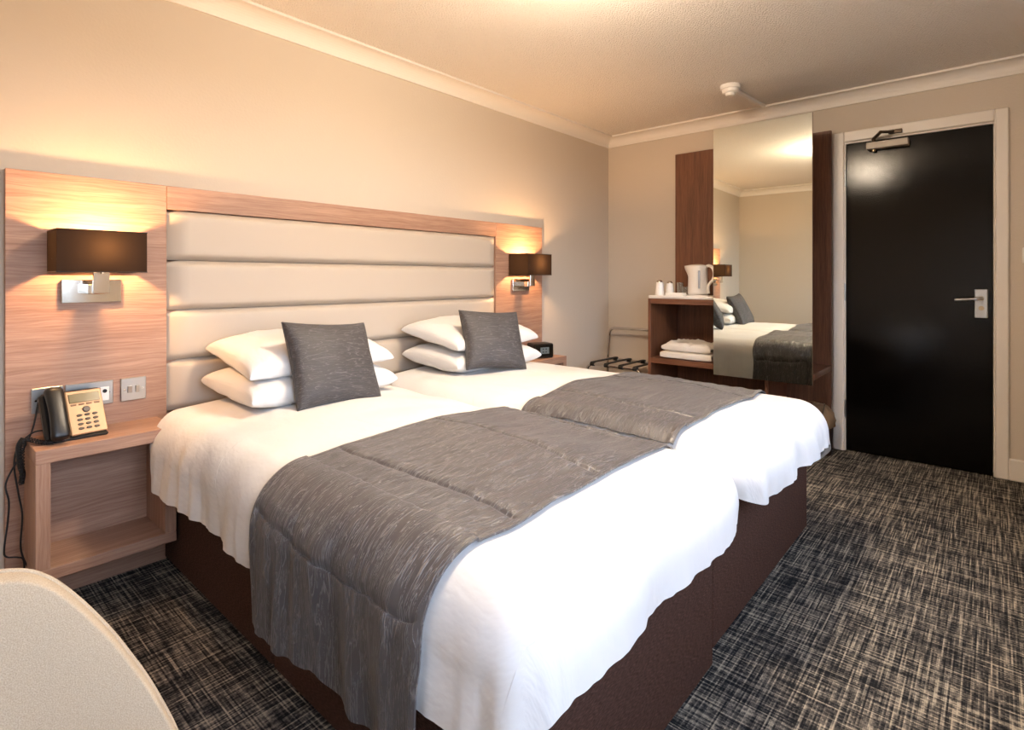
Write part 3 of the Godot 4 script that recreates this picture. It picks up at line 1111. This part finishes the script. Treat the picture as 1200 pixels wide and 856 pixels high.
func make_bedding() -> void:
	var flat := func(yaw: float, tilt: float, roll: float) -> Basis: return Basis(Vector3.UP, yaw) * Basis(Vector3.RIGHT, tilt) * Basis(Vector3.BACK, roll)
	var G := "white bed pillows"
	place_pillow("pillow", pillow_mesh(0.315, 0.225, 0.086, 0.03, 0.012, 201, 0.8), M.sheet, "lower white pillow on the bed nearest the telephone", "pillow", G, Vector3(-2.945, 0.690, 0.325), flat.call(0.02, 0.06, 0.0))
	place_pillow("pillow", pillow_mesh(0.305, 0.225, 0.094, 0.03, 0.014, 202, 0.4), M.sheet, "upper white pillow on the bed nearest the telephone", "pillow", G, Vector3(-2.935, 0.796, 0.300), flat.call(-0.02, 0.16, 0.02))
	place_pillow("pillow", pillow_mesh(0.320, 0.225, 0.086, 0.03, 0.012, 203, 0.8), M.sheet, "lower white pillow beside the black alarm clock", "pillow", G, Vector3(-1.945, 0.690, 0.325), flat.call(-0.02, 0.06, 0.0))
	place_pillow("pillow", pillow_mesh(0.320, 0.225, 0.096, 0.03, 0.014, 204, 0.4), M.sheet, "upper white pillow beside the black alarm clock", "pillow", G, Vector3(-1.935, 0.802, 0.300), flat.call(0.02, 0.16, 0.015))
	# cushions stand on edge and lean back on the pillows
	var specs := [
		["square grey crinkled cushion leaning on the pillows of the bed nearest the telephone", Vector3(-2.937, 0.780, 0.548), 0.06, 0.182, 301, -0.075],
		["square grey crinkled cushion leaning on the pillows of the bed nearest the mirror", Vector3(-2.050, 0.800, 0.570), -0.34, 0.166, 302, -0.065]]
	for s in specs:
		var t := thing("cushion", s[0], "cushion", s[1], "grey scatter cushions")
		t.basis = Basis(Vector3.UP, s[2]) * Basis(Vector3.RIGHT, PI / 2 - 0.46) * Basis(Vector3.UP, s[5])
		var h: float = s[3]
		part("cover", pillow_mesh(h, h * 0.95, 0.062, 0.075, 0.006, s[4]), M.cushion, t)
		var mb := MB.new()
		var loop := []
		for k in 97:
			var e := k % 24
			var f := e / 24.0 * 2.0 - 1.0
			var q := Vector2.ZERO
			match (k / 24) % 4:
				0: q = Vector2(f, -1)
				1: q = Vector2(1, f)
				2: q = Vector2(-f, 1)
				3: q = Vector2(-1, -f)
			loop.append(Vector3(h * q.x * (1.0 - 0.075 * (1.0 - q.y * q.y) * absf(q.x)), 0, h * 0.95 * q.y * (1.0 - 0.09 * (1.0 - q.x * q.x) * absf(q.y))))
		mb.tube(loop, 0.0028, 6, false)
		part("piping", mb, M.piping, t)

# ---------------------------------------------------------------- wardrobe corner
const SH_X := -0.470   # front of the shelf unit

func make_wardrobe() -> void:
	var z0 := 0.617
	var z1 := 1.692
	var t := thing("wardrobe", "walnut open wardrobe unit with shelf and tall mirror beside the door", "wardrobe", Vector3(-0.25, 0, (z0 + z1) * 0.5))
	var o := t.position
	var mb := MB.new()
	mb.span(Vector3(-0.020, 0, z0) - o, Vector3(-0.0005, 2.082, z1) - o, 0.0015, 1)
	part("back_panel", mb, M.walnut, t)
	mb = MB.new()
	mb.uvo = Vector2(0.3, 0.22)
	mb.span(Vector3(SH_X, 0.932, z0 + 0.022) - o, Vector3(-0.020, 0.968, 1.112) - o, 0.0015, 2)
	part("top_board", mb, M.walnut, t)
	mb = MB.new()
	mb.uvo = Vector2(0.12, 0.4)
	mb.span(Vector3(SH_X, 0.0, z0) - o, Vector3(-0.020, 0.968, z0 + 0.022) - o, 0.0015, 1)
	part("side_board", mb, M.walnut, t)
	mb = MB.new()
	mb.uvo = Vector2(0.6, 0.1)
	mb.span(Vector3(SH_X, 0.508, z0 + 0.022) - o, Vector3(-0.020, 0.545, z1) - o, 0.0015, 2)
	part("shelf_board", mb, M.walnut, t)
	mb = MB.new()
	mb.uvo = Vector2(0.7, 0.3)
	mb.span(Vector3(-0.485, 0.545, 1.113) - o, Vector3(-0.020, 2.082, 1.135) - o, 0.0015, 1)
	part("divider_board", mb, M.walnut, t)
	mb = MB.new()
	mb.span(Vector3(SH_X + 0.05, 0.0, 1.40) - o, Vector3(-0.020, 0.507, 1.422) - o, 0.0015, 1)
	part("support_board", mb, M.walnut, t)
	# tall mirror, turned one degree out of line
	var w := 0.582
	var h := 1.612
	var ctr := Vector3(-0.500, 1.287, 1.398) - o
	var B := Basis(Vector3.UP, deg_to_rad(1.0))
	mb = MB.new()
	mb.xf = Transform3D(B, ctr)
	mb.box(Vector3(0.0075, 0, 0), Vector3(0.013, h, w), 0.001)
	var md := part("mirror_door", mb, M.walnut, t)
	mb = MB.new()
	mb.xf = Transform3D(B, ctr)
	mb.box(Vector3(-0.0015, 0, 0), Vector3(0.004, h, w), 0.0008)
	part("mirror_glass", mb, M.mirror, md)

func make_tea() -> void:
	# tray
	var y0 := 0.969
	var t := thing("serving_tray", "white tray holding the kettle and jars on the walnut shelf unit", "tray", Vector3(-0.325, y0, 0.848))
	var mb := MB.new()
	mb.span(Vector3(-0.125, 0, -0.235), Vector3(0.17, 0.010, 0.235), 0.004)
	part("tray_base", mb, M.ceramic, t)
	mb = MB.new()
	for s in [-1, 1]:
		mb.box(Vector3(0.0225, 0.015, s * 0.231), Vector3(0.303, 0.014, 0.008), 0.003)
		mb.box(Vector3(0.0225 + s * 0.1475, 0.015, 0), Vector3(0.008, 0.0135, 0.455), 0.003)
	part("rim", mb, M.ceramic, t)
	var yt := y0 + 0.0105
	# kettle
	var k := thing("kettle", "white plastic electric kettle with a tall loop handle", "kettle", Vector3(-0.32, yt, 0.925))
	mb = MB.new()
	mb.lathe([Vector2(0.0001, 0), Vector2(0.074, 0), Vector2(0.076, 0.006), Vector2(0.076, 0.014), Vector2(0.070, 0.018)], Vector3.ZERO, 36)
	part("power_base", mb, M.white_plastic, k)
	mb = MB.new()
	# body tapers a little upwards; a spout is drawn out to the left at the top
	mb.grid(48, 24, func(u, q):
		var a: float = u * TAU
		var r := lerpf(0.069, 0.063, q)
		r *= 1.0 - 0.12 * smoothstep(0.04, 0.0, q) 
		var d := maxf(0.0, cos(a - (-PI / 2)))
		r += 0.034 * pow(d, 8.0) * smoothstep(0.55, 1.0, q)
		return Vector3(r * cos(a), 0.018 + 0.205 * q, r * sin(a)), true)
	part("body", mb, M.white_plastic, k)
	mb = MB.new()
	mb.grid(48, 5, func(u, q):
		var a: float = u * TAU
		var d := maxf(0.0, cos(a + PI / 2))
		var r: float = (0.063 + 0.034 * pow(d, 8.0)) * (1.0 - q)
		return Vector3(r * cos(a), 0.223 + 0.010 * (1.0 - pow(1.0 - q, 2.0)), r * sin(a)), true)
	part("lid", mb, M.white_plastic, k)
	mb = MB.new()
	mb.xf = Transform3D(Basis(Vector3.UP, 0.5), Vector3.ZERO)
	mb.box(Vector3(-0.0655, 0.125, 0.0), Vector3(0.010, 0.125, 0.014), 0.002)
	part("water_gauge", mb, mat(c8(150, 150, 152), 0.2), k)
	mb = MB.new()
	var hp := bez([Vector3(0, 0.212, 0.050), Vector3(0, 0.222, 0.078), Vector3(0, 0.205, 0.105), Vector3(0, 0.165, 0.116), Vector3(0, 0.125, 0.106), Vector3(0, 0.098, 0.084), Vector3(0, 0.080, 0.074), Vector3(0, 0.028, 0.074)], 8)
	mb.tube(hp, 0.0105, 12)
	part("handle", mb, M.white_plastic, k)
	# two lidded jars
	var spots := [[Vector3(-0.335, yt, 0.640), "white tapered jar with a dark metal lid at the tray's end", 1.0], [Vector3(-0.270, yt, 0.690), "white jar with metal lid second from the tray's end", 0.92]]
	for s in spots:
		var j := thing("jar", s[1], "jar", s[0], "white jars on the tray")
		var e: float = s[2]
		mb = MB.new()
		mb.lathe([Vector2(0.0001, 0), Vector2(0.033 * e, 0), Vector2(0.034 * e, 0.006), Vector2(0.027 * e, 0.098 * e), Vector2(0.024 * e, 0.106 * e), Vector2(0.0001, 0.106 * e)], Vector3.ZERO, 28)
		part("body", mb, M.ceramic, j)
		mb = MB.new()
		var lid := []
		for q in 8:
			var a := PI / 2 * q / 7.0
			lid.append(Vector2(maxf(0.022 * e * cos(a), 0.0001), 0.106 * e + 0.017 * sin(a)))
		mb.lathe(lid, Vector3.ZERO, 24, false)
		part("lid", mb, M.chrome, j)
	# glasses
	var gs := [[Vector3(-0.235, yt, 0.755), 0.105, 0.024, "tall clear glass between the white jars and the kettle"], [Vector3(-0.270, yt, 0.812), 0.072, 0.028, "short clear glass beside the kettle"]]
	var gm := mat(Color(0.95, 0.97, 0.96, 0.04), 0.02)
	gm.transparency = BaseMaterial3D.TRANSPARENCY_ALPHA
	gm.refraction_enabled = true
	gm.refraction_scale = 0.05
	for g in gs:
		var h: float = g[1]
		var r: float = g[2]
		mb = MB.new()
		mb.lathe([Vector2(0.0001, 0), Vector2(r * 0.86, 0), Vector2(r, h), Vector2(r - 0.0025, h), Vector2(r * 0.86 - 0.003, 0.008), Vector2(0.0001, 0.008)], g[0], 28)
		solo("drinking_glass", mb, gm, g[3], "glass", g[0], "glasses on the tray")
	# dish
	mb = MB.new()
	var dp := Vector3(-0.385, yt, 0.790)
	mb.xf = Transform3D(Basis.IDENTITY, dp)
	mb.span(Vector3(-0.03, 0, -0.065), Vector3(0.03, 0.006, 0.065), 0.002)
	for s in [-1, 1]:
		mb.box(Vector3(s * 0.0285, 0.017, 0), Vector3(0.004, 0.028, 0.13), 0.0015)
		mb.box(Vector3(0, 0.017, s * 0.063), Vector3(0.053, 0.028, 0.004), 0.0015)
	solo("sachet_dish", mb, M.ceramic, "small white oblong dish in front of the kettle", "dish", dp)
	# folded towel on the shelf
	var tw := thing("towel", "folded white towel on the walnut shelf below the kettle", "towel", Vector3(-0.30, 0.5455, 0.885))
	var nz := noise(401, 1.0, 3)
	for k2 in 2:
		mb = MB.new()
		var yb := 0.045 * k2
		var a := 0.15 - 0.004 * k2
		var b := 0.185 - 0.008 * k2
		mb.grid(44, 40, func(u, q):
			var th: float = u * TAU
			var s: float = sin((q * 2.0 - 1.0) * PI / 2)
			var rr := pow(maxf(1.0 - pow(absf(s), 6.0), 0.0), 0.5)
			var ex := 0.3 if k2 == 0 else 0.5
			var cx := signf(cos(th)) * pow(absf(cos(th)), ex)
			var sy := signf(sin(th)) * pow(absf(sin(th)), ex)
			var n1 := nz.get_noise_3d(cx * 1.2, s * 1.9, k2 * 4.0) * 0.03
			var lift := maxf(sy, 0.0) * n1 if k2 == 1 else 0.0
			var hh := 0.026 if k2 == 0 else 0.034
			return Vector3(a * cx, yb + hh + (hh - 0.001) * sy * ((0.75 if k2 == 0 else 0.45) + (0.25 if k2 == 0 else 0.55) * rr) + lift, b * s), true, true)
		part("fold", mb, M.towel, tw)

func make_rack() -> void:
	var t := thing("luggage_rack", "chrome luggage rack with black straps in the corner by the wall", "luggage rack", Vector3(-0.32, 0, 0.36))
	var o := t.position
	var y := 0.452
	# back rail, bent down into two uprights
	var mb := MB.new()
	var xw := -0.115
	mb.tube(bez([Vector3(xw - 0.03, 0.012, 0.085) - o, Vector3(xw - 0.02, 0.25, 0.075) - o, Vector3(xw - 0.012, 0.44, 0.070) - o, Vector3(xw, 0.60, 0.078) - o, Vector3(xw, 0.670, 0.088) - o, Vector3(xw, 0.697, 0.115) - o, Vector3(xw, 0.702, 0.16) - o, Vector3(xw, 0.702, 0.30) - o, Vector3(xw, 0.702, 0.50) - o, Vector3(xw, 0.697, 0.54) - o, Vector3(xw, 0.670, 0.566) - o, Vector3(xw - 0.012, 0.44, 0.58) - o, Vector3(xw - 0.03, 0.012, 0.58) - o], 7), 0.011, 12)
	part("back_rail", mb, M.chrome, t)
	mb = MB.new()
	var xf := -0.475
	mb.tube(bez([Vector3(xf, 0.012, 0.10) - o, Vector3(xf, 0.25, 0.10) - o, Vector3(xf, 0.40, 0.10) - o, Vector3(xf, y - 0.012, 0.13) - o, Vector3(xf, y - 0.004, 0.17) - o, Vector3(xf, y - 0.004, 0.34) - o, Vector3(xf, y - 0.004, 0.49) - o, Vector3(xf, y - 0.012, 0.53) - o, Vector3(xf, 0.40, 0.56) - o, Vector3(xf, 0.25, 0.56) - o, Vector3(xf, 0.012, 0.56) - o], 7), 0.011, 12)
	part("front_rail", mb, M.chrome, t)
	mb = MB.new()
	mb.tube([Vector3(xw - 0.013, y - 0.006, 0.075) - o, Vector3(xw - 0.013, y - 0.006, 0.58) - o], 0.011, 12)
	part("cross_rail", mb, M.chrome, t)
	for z in [0.15, 0.275, 0.40, 0.52]:
		mb = MB.new()
		mb.span(Vector3(xf - 0.012, y + 0.006, z - 0.016) - o, Vector3(xw, y + 0.014, z + 0.016) - o, 0.003)
		for xx in [xf, xw - 0.013]:
			mb.tube([Vector3(xx, y - 0.004, z - 0.017) - o, Vector3(xx, y - 0.004, z + 0.017) - o], 0.0155, 12)
		part("strap", mb, M.rubber, t)

func make_bin() -> void:
	var t := thing("waste_bin", "small dark bin with a crumpled brown bag beside the door frame", "bin", Vector3(-0.165, 0, 1.655))
	var mb := MB.new()
	mb.lathe([Vector2(0.0001, 0), Vector2(0.068, 0), Vector2(0.076, 0.17), Vector2(0.073, 0.17), Vector2(0.066, 0.006), Vector2(0.0001, 0.006)], Vector3.ZERO, 28)
	part("bucket", mb, mat(c8(42, 28, 26), 0.5), t)
	mb = MB.new()
	var nz := noise(501, 1.0, 3)
	mb.grid(28, 14, func(u, q):
		var a: float = u * TAU
		var ph: float = PI * (q - 0.5)
		var d := Vector3(cos(a) * cos(ph), sin(ph), sin(a) * cos(ph))
		var r := 0.083 * (1.0 + 0.22 * nz.get_noise_3dv(d * 1.8))
		return Vector3(0, 0.225, 0.005) + Vector3(d.x * minf(r, 0.09), d.y * r * 1.1, d.z * r), true)
	part("paper_bag", mb, mat(c8(132, 106, 78), 0.8), t)
	mb = MB.new()
	mb.tube(bez([Vector3(-0.06, 0.15, -0.06), Vector3(-0.075, 0.25, -0.06), Vector3(-0.08, 0.33, -0.045), Vector3(-0.08, 0.335, 0.03), Vector3(-0.08, 0.325, 0.045), Vector3(-0.075, 0.25, 0.03), Vector3(-0.068, 0.16, 0.02)], 7), 0.0028, 8)
	part("wire_handle", mb, M.chrome, t)

func make_armchair() -> void:
	# the back is a padded rounded panel, its front towards the window
	var t := thing("armchair", "cream upholstered armchair with rounded back in the lower left corner", "armchair", Vector3(-4.18, 0, 1.72))
	var W := 0.40
	var TOP := 0.735
	var ol := []   # outline of the back panel (x, y), right side from the seat upwards, then over to the left
	var prof := [Vector2(0.395, 0.30), Vector2(0.385, 0.40), Vector2(0.355, 0.49), Vector2(0.325, 0.555), Vector2(0.298, 0.605), Vector2(0.265, 0.655), Vector2(0.235, 0.689), Vector2(0.20, 0.706), Vector2(0.12, 0.715), Vector2(0.0, 0.718)]
	var cv := Curve2D.new()
	for p in prof:
		ol.append(p)
	for k in range(prof.size() - 2, -1, -1):
		ol.append(Vector2(-prof[k].x, prof[k].y))
	# smooth it
	var sm := []
	for k in ol.size() - 1:
		var p0: Vector2 = ol[maxi(k - 1, 0)]
		var p3: Vector2 = ol[mini(k + 2, ol.size() - 1)]
		for i in 5:
			sm.append(ol[k].cubic_interpolate(ol[k + 1], p0, p3, i / 5.0))
	sm.append(ol[-1])
	var cen := Vector2(0, 0.36)
	var m := sm.size() - 1
	# plan curve: the sides of the back come forward
	var bend := func(p: Vector2, off: float) -> Vector3:
		return Vector3(p.x, p.y, -0.235 + 0.55 * p.x * p.x - 0.10 * (p.y - 0.40) + off)
	var mb := MB.new()
	# front face, rim, rear face in one sweep from the centre outwards
	mb.grid(m, 22, func(u, q):
		var e: Vector2 = sm[int(round(u * m))]
		var s := 0.0
		var off := 0.0
		if q < 0.5:
			s = q * 2.0 * 0.985
			off = 0.026 + 0.012 * (1.0 - pow(s, 6.0))
		elif q < 0.75:
			var a: float = (q - 0.5) * 4.0 * PI
			s = 0.985 + 0.02 * sin(a)
			off = 0.026 * cos(a)
		else:
			s = 0.985 * (1.0 - (q - 0.75) * 4.0)
			off = -0.026
		return bend.call(cen.lerp(e, s), off), false, false)
	part("backrest", mb, M.boucle, t)
	mb = MB.new()
	var pp := []
	for e in sm:
		pp.append(bend.call(cen.lerp(e, 1.003), -0.004))
	mb.tube(pp, 0.0042, 8)
	part("piping", mb, M.boucle, t)
	mb = MB.new()
	mb.span(Vector3(-0.33, 0.19, -0.20), Vector3(0.33, 0.34, 0.30), 0.04)
	part("seat_base", mb, M.boucle, t)
	mb = MB.new()
	mb.span(Vector3(-0.31, 0.341, -0.14), Vector3(0.31, 0.44, 0.31), 0.045)
	part("seat_cushion", mb, M.boucle, t)
	for sx in [-1, 1]:
		for sz in [-0.15, 0.25]:
			mb = MB.new()
			mb.lathe([Vector2(0.0001, 0), Vector2(0.014, 0), Vector2(0.022, 0.195), Vector2(0.0001, 0.195)], Vector3(sx * 0.27, 0, sz), 14)
			part("leg", mb, M.walnut, t)

func make_ceiling_things() -> void:
	var t := thing("smoke_detector", "white smoke detector on the ceiling above the mirror", "smoke alarm", Vector3(-0.635, CEIL, 1.262))
	var mb := MB.new()
	mb.xf = Transform3D(Basis(Vector3.RIGHT, PI), Vector3.ZERO)
	mb.lathe([Vector2(0.060, 0.0), Vector2(0.060, 0.022), Vector2(0.056, 0.026), Vector2(0.0001, 0.026)], Vector3.ZERO, 32)
	part("mount", mb, M.white_plastic, t)
	mb = MB.new()
	mb.xf = Transform3D(Basis(Vector3.RIGHT, PI), Vector3.ZERO)
	mb.lathe([Vector2(0.050, 0.026), Vector2(0.047, 0.044), Vector2(0.038, 0.048), Vector2(0.0001, 0.048)], Vector3.ZERO, 32)
	part("housing", mb, M.white_plastic, t)
	mb = MB.new()
	mb.xf = Transform3D(Basis(Vector3.RIGHT, PI), Vector3.ZERO)
	mb.lathe([Vector2(0.030, 0.048), Vector2(0.027, 0.062), Vector2(0.018, 0.066), Vector2(0.0001, 0.066)], Vector3.ZERO, 28)
	part("sensor_cap", mb, M.white_plastic, t)
	mb = MB.new()
	mb.xf = Transform3D(Basis(Vector3.UP, -0.075), Vector3(-0.34, CEIL, 1.281))
	mb.span(Vector3(-0.245, -0.020, -0.011), Vector3(0.245, -0.0003, 0.011), 0.002)
	solo("cable_trunking", mb, M.white_plastic, "thin white cable cover from the smoke detector to the cornice", "cable cover", Vector3(-0.34, CEIL, 1.281))
	var at := Vector3(-2.56, CEIL, 1.52)
	t = thing("ceiling_light", "round ceiling light with a glowing glass dome above the beds", "ceiling light", at)
	mb = MB.new()
	mb.xf = Transform3D(Basis(Vector3.RIGHT, PI), Vector3.ZERO)
	mb.lathe([Vector2(0.055, 0.0), Vector2(0.055, 0.018), Vector2(0.012, 0.024), Vector2(0.012, 0.070), Vector2(0.05, 0.076), Vector2(0.0001, 0.076)], Vector3.ZERO, 40)
	part("ceiling_rose", mb, M.chrome, t)
	mb = MB.new()
	var pr := []
	for k in 17:
		var a := -PI / 2 + PI * k / 16.0
		pr.append(Vector2(maxf(0.125 * cos(a), 0.0001), 0.115 + 0.045 * sin(a)))
	mb.xf = Transform3D(Basis(Vector3.RIGHT, PI), Vector3.ZERO)
	mb.lathe(pr, Vector3.ZERO, 40, false)
	part("lamp_dome", mb, M.dome, t)
	omni(at + Vector3(0, -0.115, 0), Color(1.0, 0.89, 0.77), 0.34, 0.05)

func _ready() -> void:
	make_view()
	make_materials()
	fold_n = noise(11, 1.0, 2)
	bulk_n = noise(13, 1.0, 2)
	make_room()
	make_door()
	make_headboard()
	make_bed(-3.385, -2.557, 1.905, -3.352, -2.59, 0.315, 0.21, 3.0, true)
	make_bed(-2.548, -1.497, 1.895, -2.34, -1.572, 0.20, 0.37, 17.0, false)
	make_wardrobe()
	nightstand(-3.790, -3.396, "wood veneer open bedside shelf holding the telephone")
	nightstand(-1.385, -0.960, "wood veneer bedside shelf holding the black alarm clock")
	make_armchair()
	make_bedding()
	sconce(-3.605, "brown box shade wall lamp above the telephone")
	sconce(-1.205, "brown box shade wall lamp above the alarm clock")
	make_rack()
	make_tea()
	make_bin()
	telephone()
	plates()
	alarm_clock()
	make_ceiling_things()
